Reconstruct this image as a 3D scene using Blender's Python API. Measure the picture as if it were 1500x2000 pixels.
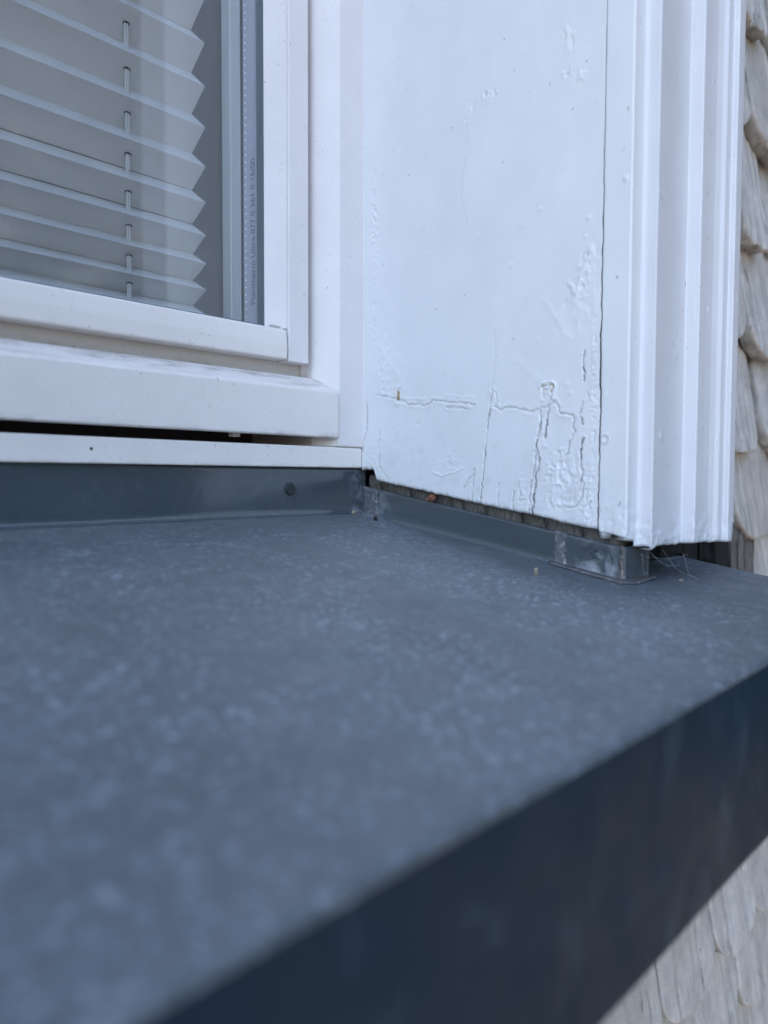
import bpy, bmesh, math, random
import numpy as np
from mathutils import Matrix, Vector

# ------------------------------------------------------------------ camera, sky, sun, exposure
S = bpy.context.scene
COL = S.collection
for o in list(bpy.data.objects):
    bpy.data.objects.remove(o)
CAM = Vector((-0.3200, -0.3209, 0.0215))
YAW, PIT, ROL = [math.radians(a) for a in (46.23, 2.63, -0.19)]
cam = bpy.data.cameras.new('camera')
cam.sensor_fit = 'HORIZONTAL'
cam.sensor_width = 36.0
cam.lens = 1444.0 / 1500.0 * 36.0
cam.clip_start = 0.005
cam.clip_end = 500.0
cam.dof.use_dof = True
cam.dof.focus_distance = 0.40
cam.dof.aperture_fstop = 8.0
camo = bpy.data.objects.new('camera', cam)
COL.objects.link(camo)
f = Vector((math.sin(YAW) * math.cos(PIT), math.cos(YAW) * math.cos(PIT), -math.sin(PIT)))
r = Vector((math.cos(YAW), -math.sin(YAW), 0.0))
d = f.cross(r)
r2 = math.cos(ROL) * r + math.sin(ROL) * d
d2 = -math.sin(ROL) * r + math.cos(ROL) * d
M = Matrix(((r2.x, -d2.x, -f.x, CAM.x), (r2.y, -d2.y, -f.y, CAM.y), (r2.z, -d2.z, -f.z, CAM.z), (0, 0, 0, 1)))
camo.matrix_world = M
S.camera = camo

SUN_ELEV, SUN_AZ = 58.0, 287.0        # azimuth clockwise from +Y (into the house): the sun stands behind the house, this front is in open shade
w = bpy.data.worlds.new('World')
S.world = w
w.use_nodes = True
nt = w.node_tree
nt.nodes.clear()
sky = nt.nodes.new('ShaderNodeTexSky')
sky.sky_type = 'NISHITA'
sky.sun_disc = False
sky.sun_elevation = math.radians(SUN_ELEV)
sky.sun_rotation = math.radians(SUN_AZ)
sky.air_density = 1.0
sky.dust_density = 1.0
sky.ozone_density = 1.0
bg = nt.nodes.new('ShaderNodeBackground')
bg.inputs['Strength'].default_value = 0.13
wo = nt.nodes.new('ShaderNodeOutputWorld')
nt.links.new(sky.outputs[0], bg.inputs[0])
nt.links.new(bg.outputs[0], wo.inputs[0])
sl = bpy.data.lights.new('sun', 'SUN')
sl.energy = 3.0
sl.angle = math.radians(0.53)
sl.color = (1.0, 0.96, 0.92)
so = bpy.data.objects.new('sun', sl)
COL.objects.link(so)
az, el = math.radians(SUN_AZ), math.radians(SUN_ELEV)
sd = Vector((math.sin(az) * math.cos(el), math.cos(az) * math.cos(el), math.sin(el)))
so.rotation_euler = sd.to_track_quat('Z', 'Y').to_euler()
so.location = (-3, -3, 5)
S.view_settings.view_transform = 'Standard'
S.view_settings.look = 'None'
S.view_settings.exposure = 2.10
S.view_settings.gamma = 1.0
S.view_settings.use_curve_mapping = False
S.render.engine = 'CYCLES'
S.cycles.max_bounces = 8
S.cycles.diffuse_bounces = 3
S.cycles.glossy_bounces = 3
S.cycles.transparent_max_bounces = 12

# ------------------------------------------------------------------ helpers
T = math.tan(math.radians(8.77))       # the sill falls outwards
rng = random.Random(7)
RS = np.random.RandomState(11)
TAB = RS.rand(256, 256)


def vn(u, v, seed=0):
    u = np.asarray(u, float) + seed * 17.31
    v = np.asarray(v, float) + seed * 5.77
    i = np.floor(u).astype(int); j = np.floor(v).astype(int)
    a = u - i; b = v - j
    a = a * a * a * (a * (a * 6 - 15) + 10); b = b * b * b * (b * (b * 6 - 15) + 10)
    i0 = i % 256; j0 = j % 256; i1 = (i + 1) % 256; j1 = (j + 1) % 256
    return ((TAB[i0, j0] * (1 - a) + TAB[i1, j0] * a) * (1 - b) + (TAB[i0, j1] * (1 - a) + TAB[i1, j1] * a) * b) * 2 - 1


def fbm(u, v, seed=0, oct=4):
    t = 0; k = 1.0
    for o in range(oct):
        t = t + k * vn(u * 2 ** o, v * 2 ** o, seed + o * 3); k *= .5
    return t


def props(o, label=None, cat=None, group=None, kind=None):
    if cat and not kind: kind = 'thing'
    if label: o['label'] = label
    if cat: o['category'] = cat
    if group: o['group'] = group
    if kind: o['kind'] = kind
    return o


def empty(name, loc, label, cat, group=None):
    o = bpy.data.objects.new(name, None)
    o.location = loc
    COL.objects.link(o)
    o.empty_display_size = .02
    bpy.context.view_layer.update()
    return props(o, label, cat, group)


def link(name, me, mat, parent=None):
    o = bpy.data.objects.new(name, me)
    COL.objects.link(o)
    if mat and not me.materials:
        me.materials.append(mat)
    if parent:
        o.parent = parent
        o.matrix_parent_inverse = parent.matrix_world.inverted()
    return o


def bm_obj(name, bm, mat, parent=None, smooth=True):
    me = bpy.data.meshes.new(name)
    bmesh.ops.recalc_face_normals(bm, faces=bm.faces)
    bm.to_mesh(me); bm.free()
    if smooth:
        me.shade_smooth()
    return link(name, me, mat, parent)


def prism(name, poly, axis, a0, a1, mat, parent=None, r=.0006, seg=3, mitre=None):
    """poly lies in the two axes other than `axis`; extruded from a0 to a1; edges rounded."""
    bm = bmesh.new()
    def P(p, a):
        return {'x': (a, p[0], p[1]), 'y': (p[0], a, p[1]), 'z': (p[0], p[1], a)}[axis]
    A = [bm.verts.new(P(p, a0)) for p in poly]
    B = [bm.verts.new(P(p, a1)) for p in poly]
    n = len(poly)
    bm.faces.new(A); bm.faces.new(B[::-1])
    for i in range(n):
        bm.faces.new((A[i], B[i], B[(i + 1) % n], A[(i + 1) % n]))
    bmesh.ops.recalc_face_normals(bm, faces=bm.faces)
    if r:
        bmesh.ops.bevel(bm, geom=list(bm.edges), offset=r, segments=seg, affect='EDGES', profile=.5, clamp_overlap=True)
    o = bm_obj(name, bm, mat, parent, smooth=True)
    m = o.modifiers.new('wn', 'WEIGHTED_NORMAL'); m.keep_sharp = True
    return o


def box(name, x0, x1, y0, y1, z0, z1, mat, parent=None, r=.0006, seg=3):
    return prism(name, [(x0, y0), (x1, y0), (x1, y1), (x0, y1)], 'z', z0, z1, mat, parent, r, seg)


def grid(name, X, Y, Z, mat, parent=None, wear=None, flip=False, wood=None):
    n, m = X.shape
    me = bpy.data.meshes.new(name)
    co = np.stack([X, Y, Z], -1).reshape(-1, 3).astype(np.float32)
    idx = np.arange(n * m).reshape(n, m)
    q = np.stack([idx[:-1, :-1], idx[:-1, 1:], idx[1:, 1:], idx[1:, :-1]], -1).reshape(-1, 4)
    if flip:
        q = q[:, ::-1]
    me.vertices.add(n * m); me.vertices.foreach_set('co', co.ravel())
    me.loops.add(q.size); me.loops.foreach_set('vertex_index', q.ravel().astype(np.int32))
    me.polygons.add(len(q)); me.polygons.foreach_set('loop_start', (np.arange(len(q)) * 4).astype(np.int32))
    me.update(calc_edges=True)
    me.shade_smooth()
    if wear is not None:
        a = me.attributes.new('wear', 'FLOAT_COLOR', 'POINT')
        c = np.zeros((n * m, 4), np.float32)
        c[:, 0] = np.clip(wear, 0, 1).ravel()
        if wood is not None:
            c[:, 1] = np.clip(wood, 0, 1).ravel()
        c[:, 3] = 1
        a.data.foreach_set('color', c.ravel())
    return link(name, me, mat, parent)


def tube(bm, pts, rad, n=6):
    prev = None
    for k, p in enumerate(pts):
        p = Vector(p)
        t = (Vector(pts[min(k + 1, len(pts) - 1)]) - Vector(pts[max(k - 1, 0)])).normalized()
        a = t.orthogonal().normalized(); b = t.cross(a)
        ring = [bm.verts.new(p + rad * (math.cos(2 * math.pi * i / n) * a + math.sin(2 * math.pi * i / n) * b)) for i in range(n)]
        if prev:
            for i in range(n):
                bm.faces.new((prev[i], prev[(i + 1) % n], ring[(i + 1) % n], ring[i]))
        prev = ring


# ------------------------------------------------------------------ materials
class N:
    def __init__(s, name):
        s.m = bpy.data.materials.new(name); s.m.use_nodes = True
        s.t = s.m.node_tree; s.t.nodes.clear()
        s.out = s.t.nodes.new('ShaderNodeOutputMaterial')
        s.p = s.t.nodes.new('ShaderNodeBsdfPrincipled')
        s.t.links.new(s.p.outputs[0], s.out.inputs[0])
        s.tc = s.t.nodes.new('ShaderNodeTexCoord').outputs['Object']
        g = s.t.nodes.new('ShaderNodeNewGeometry'); s.pos = g.outputs['Position']

    def n(s, typ, **k):
        o = s.t.nodes.new(typ)
        for a, b in k.items():
            setattr(o, a, b)
        return o

    def l(s, a, b):
        s.t.links.new(a, b)

    def vec(s, scale=(1, 1, 1), src=None):
        o = s.n('ShaderNodeMapping'); o.inputs['Scale'].default_value = scale
        s.l(src or s.pos, o.inputs[0]); return o.outputs[0]

    def noise(s, scale, detail=4, rough=.55, stretch=(1, 1, 1), dist=0):
        o = s.n('ShaderNodeTexNoise'); o.inputs['Scale'].default_value = scale
        o.inputs['Detail'].default_value = detail; o.inputs['Roughness'].default_value = rough
        o.inputs['Distortion'].default_value = dist
        s.l(s.vec(stretch), o.inputs['Vector']); return o.outputs['Fac']

    def voro(s, scale, stretch=(1, 1, 1), feature='F1'):
        o = s.n('ShaderNodeTexVoronoi'); o.feature = feature; o.inputs['Scale'].default_value = scale
        s.l(s.vec(stretch), o.inputs['Vector']); return o

    def ramp(s, fac, a, b, ca=0.0, cb=1.0):
        o = s.n('ShaderNodeMapRange'); o.inputs['From Min'].default_value = a; o.inputs['From Max'].default_value = b
        o.inputs['To Min'].default_value = ca; o.inputs['To Max'].default_value = cb
        s.l(fac, o.inputs['Value']); return o.outputs[0]

    def math(s, op, a, b):
        o = s.n('ShaderNodeMath'); o.operation = op
        for i, v in enumerate((a, b)):
            if isinstance(v, (int, float)): o.inputs[i].default_value = v
            else: s.l(v, o.inputs[i])
        return o.outputs[0]

    def mix(s, fac, a, b):
        o = s.n('ShaderNodeMix'); o.data_type = 'RGBA'
        for i, v in ((0, fac), (6, a), (7, b)):
            if isinstance(v, (int, float)): o.inputs[i].default_value = v
            elif isinstance(v, tuple): o.inputs[i].default_value = v + (1,) if len(v) == 3 else v
            else: s.l(v, o.inputs[i])
        return o.outputs[2]

    def attr(s, name, ch):
        a = s.n('ShaderNodeAttribute'); a.attribute_name = name
        sp = s.n('ShaderNodeSeparateColor'); s.l(a.outputs['Color'], sp.inputs[0])
        return sp.outputs[ch]

    def col(s, c):
        if isinstance(c, tuple): s.p.inputs['Base Color'].default_value = c + (1,)
        else: s.l(c, s.p.inputs['Base Color'])

    def rough(s, c):
        if isinstance(c, (int, float)): s.p.inputs['Roughness'].default_value = c
        else: s.l(c, s.p.inputs['Roughness'])

    def bump(s, h, dist, strength=1.0):
        b = s.n('ShaderNodeBump'); b.inputs['Distance'].default_value = dist; b.inputs['Strength'].default_value = strength
        s.l(h, b.inputs['Height'])
        if s.p.inputs['Normal'].is_linked:
            s.l(s.p.inputs['Normal'].links[0].from_socket, b.inputs['Normal'])
        s.l(b.outputs[0], s.p.inputs['Normal'])


def m_paint(name, c, dirt=(.22, .2, .18), speck=.5, rough=.38, bump=.00008, worn=False, stretch=(1, 1, .12)):
    m = N(name)
    tone = m.ramp(m.noise(28, 5), .3, .75)
    base = m.mix(tone, c, tuple(x * .93 for x in c))
    # fine dark specks and short dirt marks
    nz = m.noise(330, 2, .5, (1, 1, 1), 1.2)
    line = m.ramp(m.math('ABSOLUTE', m.math('SUBTRACT', nz, .5), 0), .012, .028, 1, 0)
    keep = m.math('MULTIPLY', m.ramp(m.noise(430, 2), .60, .66), m.ramp(m.noise(34, 4, .65), .50 - .06 * speck, .62))
    base = m.mix(m.math('MULTIPLY', m.math('MULTIPLY', line, keep), .8 if speck > .3 else 0.0), base, dirt)
    v = m.voro(190)
    keep2 = m.ramp(m.noise(47, 3), .60, .64)
    sp = m.math('MULTIPLY', m.ramp(v.outputs['Distance'], .05, .085, 1, 0), keep2)
    base = m.mix(m.math('MULTIPLY', sp, .6 if speck > .3 else 0.0), base, dirt)
    film = m.ramp(m.noise(95, 6, .7, (1, 1, .5)), .62, .8, 0, .22 * speck)
    base = m.mix(film, base, tuple(x * .8 for x in dirt))
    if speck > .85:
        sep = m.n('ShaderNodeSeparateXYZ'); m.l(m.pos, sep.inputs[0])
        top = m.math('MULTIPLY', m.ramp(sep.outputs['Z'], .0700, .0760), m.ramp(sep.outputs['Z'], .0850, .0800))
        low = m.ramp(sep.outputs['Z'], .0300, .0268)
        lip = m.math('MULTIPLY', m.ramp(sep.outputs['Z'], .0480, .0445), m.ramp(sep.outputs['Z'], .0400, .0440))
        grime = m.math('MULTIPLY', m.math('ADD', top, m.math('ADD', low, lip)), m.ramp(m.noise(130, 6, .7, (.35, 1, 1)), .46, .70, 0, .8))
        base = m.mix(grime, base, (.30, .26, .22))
    if worn:
        base = m.mix(m.attr('wear', 1), base, (.36, .23, .10))
        base = m.mix(m.attr('wear', 0), base, (.035, .035, .04))
    m.col(base)
    m.rough(m.ramp(m.noise(150, 3), .3, .7, rough - .06, rough + .1))
    m.bump(m.noise(260, 4, .6, stretch), bump)
    m.bump(m.noise(45, 3), bump * 4)
    m.p.inputs['Specular IOR Level'].default_value = .4
    return m.m


def m_metal(name, base, fleck, amt, rough, scale=430, stain=None, spec=.5, run=(1, 1, 1), dust=False):
    m = N(name)
    m.p.inputs['Specular IOR Level'].default_value = spec
    big = m.noise(14, 5, .6)
    c = m.mix(m.ramp(big, .3, .7), base, tuple(x * 1.25 for x in base))
    f1 = m.ramp(m.noise(scale, 3, .55, run, .7), .548, .65)
    gate = m.ramp(m.noise(17, 7, .74), .36, .62)
    c = m.mix(m.math('MULTIPLY', m.math('MULTIPLY', f1, gate), amt), c, fleck)
    f2 = m.ramp(m.noise(scale * .24, 8, .74, run, .9), .47, .66)
    c = m.mix(m.math('MULTIPLY', m.math('MULTIPLY', f2, m.ramp(m.noise(9, 5, .65, (1.4, .8, 1)), .38, .64)), amt * .45), c, tuple(x * .7 for x in fleck))
    if dust:
        sep = m.n('ShaderNodeSeparateXYZ'); m.l(m.pos, sep.inputs[0])
        dm = m.math('MULTIPLY', m.ramp(sep.outputs['Y'], -.035, .001), m.ramp(m.noise(170, 6, .7), .40, .66, 0, .5))
        c = m.mix(dm, c, (.20, .185, .165))
    if stain:
        st = m.ramp(m.noise(95, 6, .68, (1, 1, 1), .6), .44, .64)
        area = m.attr('wear', 0)
        c = m.mix(m.math('MULTIPLY', st, area), c, stain)
    m.col(c)
    m.rough(m.ramp(m.noise(60, 4), .3, .7, rough - .05, rough + .08))
    m.bump(m.noise(500, 3, .6), .00004)
    if not stain: m.bump(m.noise(20, 2), .0004)
    return m.m


def m_wood(name, c, c2, scale=1.0, stretch=(.3, .3, 4), rough=.8):
    m = N(name)
    g = m.noise(260 * scale, 6, .7, stretch)
    col = m.mix(m.ramp(g, .32, .68), c, c2)
    col = m.mix(m.ramp(m.noise(60, 4), .55, .75, 0, .7), col, (.015, .014, .014))
    m.col(col); m.rough(rough)
    m.bump(g, .0006)
    return m.m


def m_plain(name, c, rough=.6, var=.12, scale=60, bump=0, spec=.4):
    m = N(name)
    m.col(m.mix(m.ramp(m.noise(scale, 4), .3, .7), c, tuple(x * (1 - var) for x in c)))
    m.rough(rough)
    m.p.inputs['Specular IOR Level'].default_value = spec
    if bump: m.bump(m.noise(scale * 4, 4), bump)
    return m.m


def m_glass():
    m = N('window_glass')
    t = m.t
    t.nodes.remove(m.p)
    lw = m.n('ShaderNodeLayerWeight'); lw.inputs['Blend'].default_value = .5
    p5 = m.math('POWER', lw.outputs['Facing'], 5.0)
    fr = m.math('ADD', m.math('MULTIPLY', p5, .95), .065)
    tr = m.n('ShaderNodeBsdfTransparent'); tr.inputs[0].default_value = (.985, .987, .990, 1)
    gl = m.n('ShaderNodeBsdfGlossy'); gl.inputs['Roughness'].default_value = .0
    mx = m.n('ShaderNodeMixShader')
    m.l(fr, mx.inputs[0]); m.l(tr.outputs[0], mx.inputs[1]); m.l(gl.outputs[0], mx.inputs[2])
    m.l(mx.outputs[0], m.out.inputs[0])
    return m.m


def m_shingle():
    m = N('shingle_paint')
    oi = m.n('ShaderNodeObjectInfo')
    c = m.mix(oi.outputs['Random'], (.55, .51, .46), (.62, .585, .54))
    c = m.mix(m.ramp(m.noise(40, 5, .65), .4, .7, 0, .7), c, (.33, .325, .305))
    c = m.mix(m.ramp(m.noise(75, 6, .7, (1, 1, .35)), .63, .67, 0, .85), c, (.21, .20, .185))
    g = m.noise(230, 6, .7, (1, 1, .08))
    c = m.mix(m.ramp(g, .62, .74, 0, .25), c, (.17, .16, .145))
    c = m.mix(m.attr('wear', 0), c, (.20, .205, .19))
    v = m.voro(220)
    sp = m.math('MULTIPLY', m.ramp(v.outputs['Distance'], .08, .13, 1, 0), m.ramp(m.noise(50, 3), .55, .6))
    c = m.mix(m.math('MULTIPLY', sp, .8), c, (.06, .05, .05))
    m.col(c); m.rough(.62)
    m.bump(g, .0007); m.bump(m.noise(90, 5, .65), .0014)
    return m.m


def m_fabric():
    m = N('pleated_fabric')
    m.p.inputs['Base Color'].default_value = (.81, .815, .81, 1); m.p.inputs['Roughness'].default_value = .8
    m.p.inputs['Specular IOR Level'].default_value = .2
    tl = m.n('ShaderNodeBsdfTranslucent'); tl.inputs[0].default_value = (.5, .5, .48, 1)
    mx = m.n('ShaderNodeMixShader'); mx.inputs[0].default_value = .08
    m.l(m.p.outputs[0], mx.inputs[1]); m.l(tl.outputs[0], mx.inputs[2]); m.l(mx.outputs[0], m.out.inputs[0])
    m.bump(m.noise(1800, 2), .00004)
    return m.m


M_BOARD = m_paint('board_paint', (.775, .79, .795), speck=.12, worn=True, rough=.33)
M_MOULD = m_paint('moulding_shade_paint', (.70, .705, .725), speck=.1, worn=True, rough=.33)  # board paint toned down, the moulding's weaker light put into its colour
M_FRAME = m_paint('frame_paint', (.79, .745, .735), dirt=(.25, .21, .18), speck=.8, rough=.36)
M_FRAMEX = m_paint('rail_paint', (.84, .785, .745), dirt=(.25, .21, .18), speck=.9, rough=.36, stretch=(.12, 1, 1))
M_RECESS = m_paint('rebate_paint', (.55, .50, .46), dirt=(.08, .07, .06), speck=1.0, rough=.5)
M_SILL = m_metal('sill_sheet_metal', (.086, .103, .115), (.38, .43, .49), .72, .43, spec=.6, dust=True)
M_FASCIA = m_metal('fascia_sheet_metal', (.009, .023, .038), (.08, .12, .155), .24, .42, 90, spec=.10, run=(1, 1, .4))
M_UP = m_metal('upstand_sheet_metal', (.056, .069, .079), (.15, .165, .185), .18, .13, 260, stain=(.40, .43, .48), spec=.85)
M_SOLDER = m_metal('soldered_metal', (.10, .105, .115), (.45, .47, .50), .9, .42, 200)
M_FLANGE = m_metal('flange_metal', (.085, .078, .075), (.22, .22, .22), .5, .5)
M_OLDWOOD = m_wood('weathered_wood', (.19, .175, .155), (.035, .032, .028), stretch=(.5, 3, .8))
M_SHADEWOOD = m_wood('shade_dark_wood', (.014, .013, .012), (.005, .005, .005), stretch=(1, 3, .4))  # near-black wood, stands in for the shade in joints and cavity
M_GREYWOOD = m_wood('grey_splintered_wood', (.24, .22, .20), (.05, .045, .04), stretch=(3, 3, .3))
M_GLASS = m_glass()
M_GASKET = m_plain('grey_gasket', (.16, .19, .22), .45)
M_SPACER = m_plain('spacer_aluminium', (.40, .42, .50), .42, .06, 200)
M_PERF = m_plain('perforation_white', (.9, .9, .9), .5, .02)
M_INK = m_plain('printing_ink', (.12, .13, .16), .6, .05)
M_SASHIN = m_plain('inner_sash_paint', (.60, .66, .66), .4, .05)
M_FABRIC = m_fabric()
M_CORD = m_plain('cord', (.72, .73, .72), .7, .05)
M_SHINGLE = m_shingle()
M_WALL = m_plain('wall_backing', (.42, .40, .38), .8, .2, 12, .002)
M_ROOM = m_plain('room_plaster', (.42, .38, .38), .8, .1, 5)
M_LINING = m_plain('lining_paint', (.12, .095, .10), .6, .08, 30)
M_CAP = m_plain('dull_rubber', (.03, .037, .042), .5, .2, 300)
M_SEAL = m_plain('sealant', (.5, .48, .45), .5, .2, 200)
M_LEAF = m_plain('dry_leaf', (.26, .10, .06), .7, .4, 400)
M_CRUMB = m_plain('husk', (.36, .30, .22), .8, .4, 500)
M_DARKCRUMB = m_plain('dark_litter', (.03, .025, .02), .8, .4, 500)
M_WEB = m_plain('spider_silk', (.75, .75, .75), .4, .02)
M_GROUND = m_plain('ground_gravel', (.17, .135, .11), .9, .4, 3)
M_TREE = m_plain('tree_foliage', (.042, .046, .040), .7, .6, 1.5)

# ------------------------------------------------------------------ setting: ground, trees across the garden, house wall, room
gm = bpy.data.meshes.new('ground')
gm.from_pydata([(-200, -200, -3), (200, -200, -3), (200, 200, -3), (-200, 200, -3)], [], [(0, 1, 2, 3)])
props(link('ground', gm, M_GROUND), kind='structure')

# trees opposite the window: dull reflection in the pane, arc and height shaped to block front-right light
nl = 80000
cl = []
for ph in np.linspace(7, 88, 44):
    for _ in range(5):
        rd_ = 8.5 + 3.0 * rng.random()
        cl.append((rd_ * math.sin(math.radians(ph)), -rd_ * math.cos(math.radians(ph)), -2.6 + rng.random() * 12.0, 1.3 + rng.random() * 1.0))
cidx = RS.randint(0, len(cl), nl)
dirs = RS.normal(size=(nl, 3)); dirs /= np.linalg.norm(dirs, axis=1)[:, None]
cen = np.array(cl)[cidx]
P = cen[:, :3] + dirs * (cen[:, 3] * (.55 + .45 * RS.rand(nl)))[:, None]
P[:, 2] = np.maximum(P[:, 2], -2.9)
a = RS.normal(size=(nl, 3)); b = RS.normal(size=(nl, 3))
sz = (.28 + .3 * RS.rand(nl))[:, None]
a = a / np.linalg.norm(a, axis=1)[:, None] * sz; b = b / np.linalg.norm(b, axis=1)[:, None] * sz
V = np.stack([P + a, P + b, P - a, P - b], 1).reshape(-1, 3)
tm = bpy.data.meshes.new('tree_belt')
tm.from_pydata(V.tolist(), [], np.arange(nl * 4).reshape(-1, 4).tolist())
props(link('tree_belt', tm, M_TREE), 'dense green trees mirrored in the window pane', 'trees', kind='stuff')

wall = empty('house_wall', (.2, -.13, -.1), 'house wall clad in beige grey painted scallop shingles', 'wall')
box('sheathing', .1135, 3, -.136, .30, -3, 3, M_WALL, wall, 0)
box('sheathing', -3, .1130, -.1355, .30, -3, -.030, M_WALL, wall, 0)
box('sheathing', -3, -1.26, -.1350, .30, -.0295, 3, M_WALL, wall, 0)
box('sheathing', -1.2595, .1125, -.1345, .30, 1.25, 3, M_WALL, wall, 0)

rm = bmesh.new()
bmesh.ops.create_cube(rm, size=1, matrix=Matrix.Translation((-.4, 1.85, .3)) @ Matrix.Diagonal((4, 3.0, 2.6, 1)))
for fc in [fc for fc in rm.faces if fc.calc_center_median().y < .4]:
    rm.faces.remove(fc)
props(bm_obj('interior_room', rm, M_ROOM, smooth=False), kind='structure')

# shingles: eight slightly different mouldings of one scalloped board
def shingle_mesh(seed, length=.125, W=.0785, flat=0):
    q = random.Random(seed)
    nu, nv = 41, 44
    u = np.linspace(0, 1, nu); v = np.linspace(0, 1, nv) ** 1.3
    U, Vv = np.meshgrid(u, v)
    pw = 2.2 + q.random() * .5 + flat * 3
    sc = .024 + q.random() * .008
    bot = sc * (1 - (1 - np.abs(2 * U - 1) ** pw * .97) ** .5) + .0012 * vn(U * 5, U * 0, seed)
    z = bot + Vv * (length - bot)
    x = (U - .5) * W + .0012 * vn(z * 60, U * 2, seed + 1) * (np.abs(2 * U - 1) ** 2)
    slope = .0120 / .0695
    th = .0125 - .07 * z
    th = np.maximum(th, .0025)
    yf = slope * z + .0008 * fbm(x * 60, z * 25, seed + 2, 3) + .0004 * vn(x * 260, z * 14, seed + 4)
    spl = np.zeros_like(x)
    for _ in range(q.choice((1, 2, 3))):
        x0_ = q.uniform(-.4, .4) * W; top_ = q.uniform(.02, .08)
        spl = np.maximum(spl, np.exp(-((x - x0_ - .002 * vn(z * 90, z * 0, seed + 11 + _)) / .0011) ** 2) * np.clip((top_ - z) / .015, 0, 1))
    yf = yf + .0022 * spl
    edge = np.minimum(np.minimum(U, 1 - U) * W, (z - bot) + .0) / .0026
    rd = np.clip(1 - edge, 0, 1)
    yf = yf + .0007 * rd ** 3 + .0005 * np.clip(vn(x * 420, z * 9, seed + 6) - .25, 0, 1) * 2
    wear = np.maximum(.25 * rd * (fbm(x * 200, z * 200, seed + 5) > .1), .75 * spl)
    # skirt rows round left, bottom, right to the back of the board
    def path(A):
        return np.concatenate([A[::-1, 0], A[0, 1:-1], A[:, -1]])
    px, pz, py, pt = path(x), path(z), path(yf), path(th)
    s = np.arange(len(px)) / 3.0
    cx, cz = 0.0, .05
    rings = []
    for k, fr in enumerate((.25, .55, .85, 1.0)):
        ins = (.0002, -.0002, .0003, .0012)[k]
        n_ = .0011 * vn(s * 1.7, s * 0 + k * 3.1, seed + 7)
        ln = np.hypot(px - cx, (pz - cz) * .6) + 1e-6
        rings.append((px - (px - cx) / ln * (ins + n_ * .6), py + pt * fr - .0016 * fr, pz - (pz - cz) * .6 / ln * (ins + n_)))
    verts = list(zip(x.ravel(), yf.ravel(), z.ravel()))
    I = np.arange(nu * nv).reshape(nv, nu)
    faces = [(int(I[j, i]), int(I[j, i + 1]), int(I[j + 1, i + 1]), int(I[j + 1, i])) for j in range(nv - 1) for i in range(nu - 1)]
    prev = list(path(I)); w_ = list(wear.ravel())
    for k, (rx, ry, rz) in enumerate(rings):
        base = len(verts)
        verts += list(zip(rx, ry, rz))
        w_ += list(np.clip(.45 + .5 * vn(s * 1.3, s * 0 + k, seed + 9) + .1 * k, .15, 1))
        cur = list(range(base, base + len(rx)))
        for i in range(len(cur) - 1):
            faces.append((int(prev[i]), int(cur[i]), int(cur[i + 1]), int(prev[i + 1])))
        prev = cur
    me = bpy.data.meshes.new('shingle')
    me.from_pydata([tuple(map(float, p)) for p in verts], [], faces)
    bm = bmesh.new(); bm.from_mesh(me); bmesh.ops.recalc_face_normals(bm, faces=bm.faces)
    if sum(fc.normal.y for fc in bm.faces[:200] if True) > 0 if False else False: pass
    bm.to_mesh(me); bm.free()
    me.shade_smooth()
    at = me.attributes.new('wear', 'FLOAT_COLOR', 'POINT')
    c = np.zeros((len(verts), 4), np.float32); c[:, 0] = w_; c[:, 3] = 1
    at.data.foreach_set('color', c.ravel())
    me.materials.append(M_SHINGLE)
    return me

SH = [shingle_mesh(40 + i) for i in range(9)]
SHN = [shingle_mesh(80 + i, .125, .056, 1) for i in range(3)]
SHS = [shingle_mesh(60 + i, .066) for i in range(3)]
ns = 0
for k in range(-5, 10):
    zb = .178 - .0695 * k
    off = {-3: .255, -2: .212, -1: .252, 0: .217, 1: .252, 2: .207, 3: .236, 6: .190, 7: .216}.get(k, .200 if k % 2 == 0 else .238)
    for n_ in range(-10, 6):
        x = off + .080 * n_ + rng.uniform(-.0015, .0015)
        if x < .165 and k < 4: continue
        if x > .56 or x < -.5: continue
        me = SH[rng.randrange(9)]
        if k == 4 and x < .152: me = SHS[rng.randrange(3)]
        if n_ == 0 and k in (-2, 0, 2): me = SHN[k // 2 + 1]
        o = link('shingle', me, None, wall)
        o.location = (x, -.152 + rng.uniform(-.0035, .0018), zb + rng.uniform(-.003, .003) + (.009 if k == 3 else 0))
        o.rotation_euler = (0, rng.uniform(-.02, .02), rng.uniform(-.02, .02))
        ns += 1
# splintered underlay pieces where the cladding meets the sill end
def splinter(name, x0, x1, y0, y1, z0, z1, mat, parent, seed):
    bm = bmesh.new()
    bmesh.ops.create_cube(bm, size=1)
    bmesh.ops.subdivide_edges(bm, edges=bm.edges, cuts=7, use_grid_fill=True)
    q = random.Random(seed)
    for v in bm.verts:
        u, t, h = v.co.x + .5, v.co.y + .5, v.co.z + .5
        x = x0 + u * (x1 - x0); y = y0 + t * (y1 - y0); z = z0 + h * (z1 - z0)
        k = float(vn(np.array(u * 4.1 + t * 3), np.array(h * 1.2), seed)) ; k2 = float(vn(np.array(h * 3.1), np.array(u * 5 + t * 2), seed + 3))
        e = 1 - min(h, .2) / .2
        v.co = (x + k * .0030 + k2 * .0020 + (h - .5) * -.004, y + k * .0020, z + e * k * .006 + (h > .9) * k2 * .004)
    return bm_obj(name, bm, mat, parent)

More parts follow.
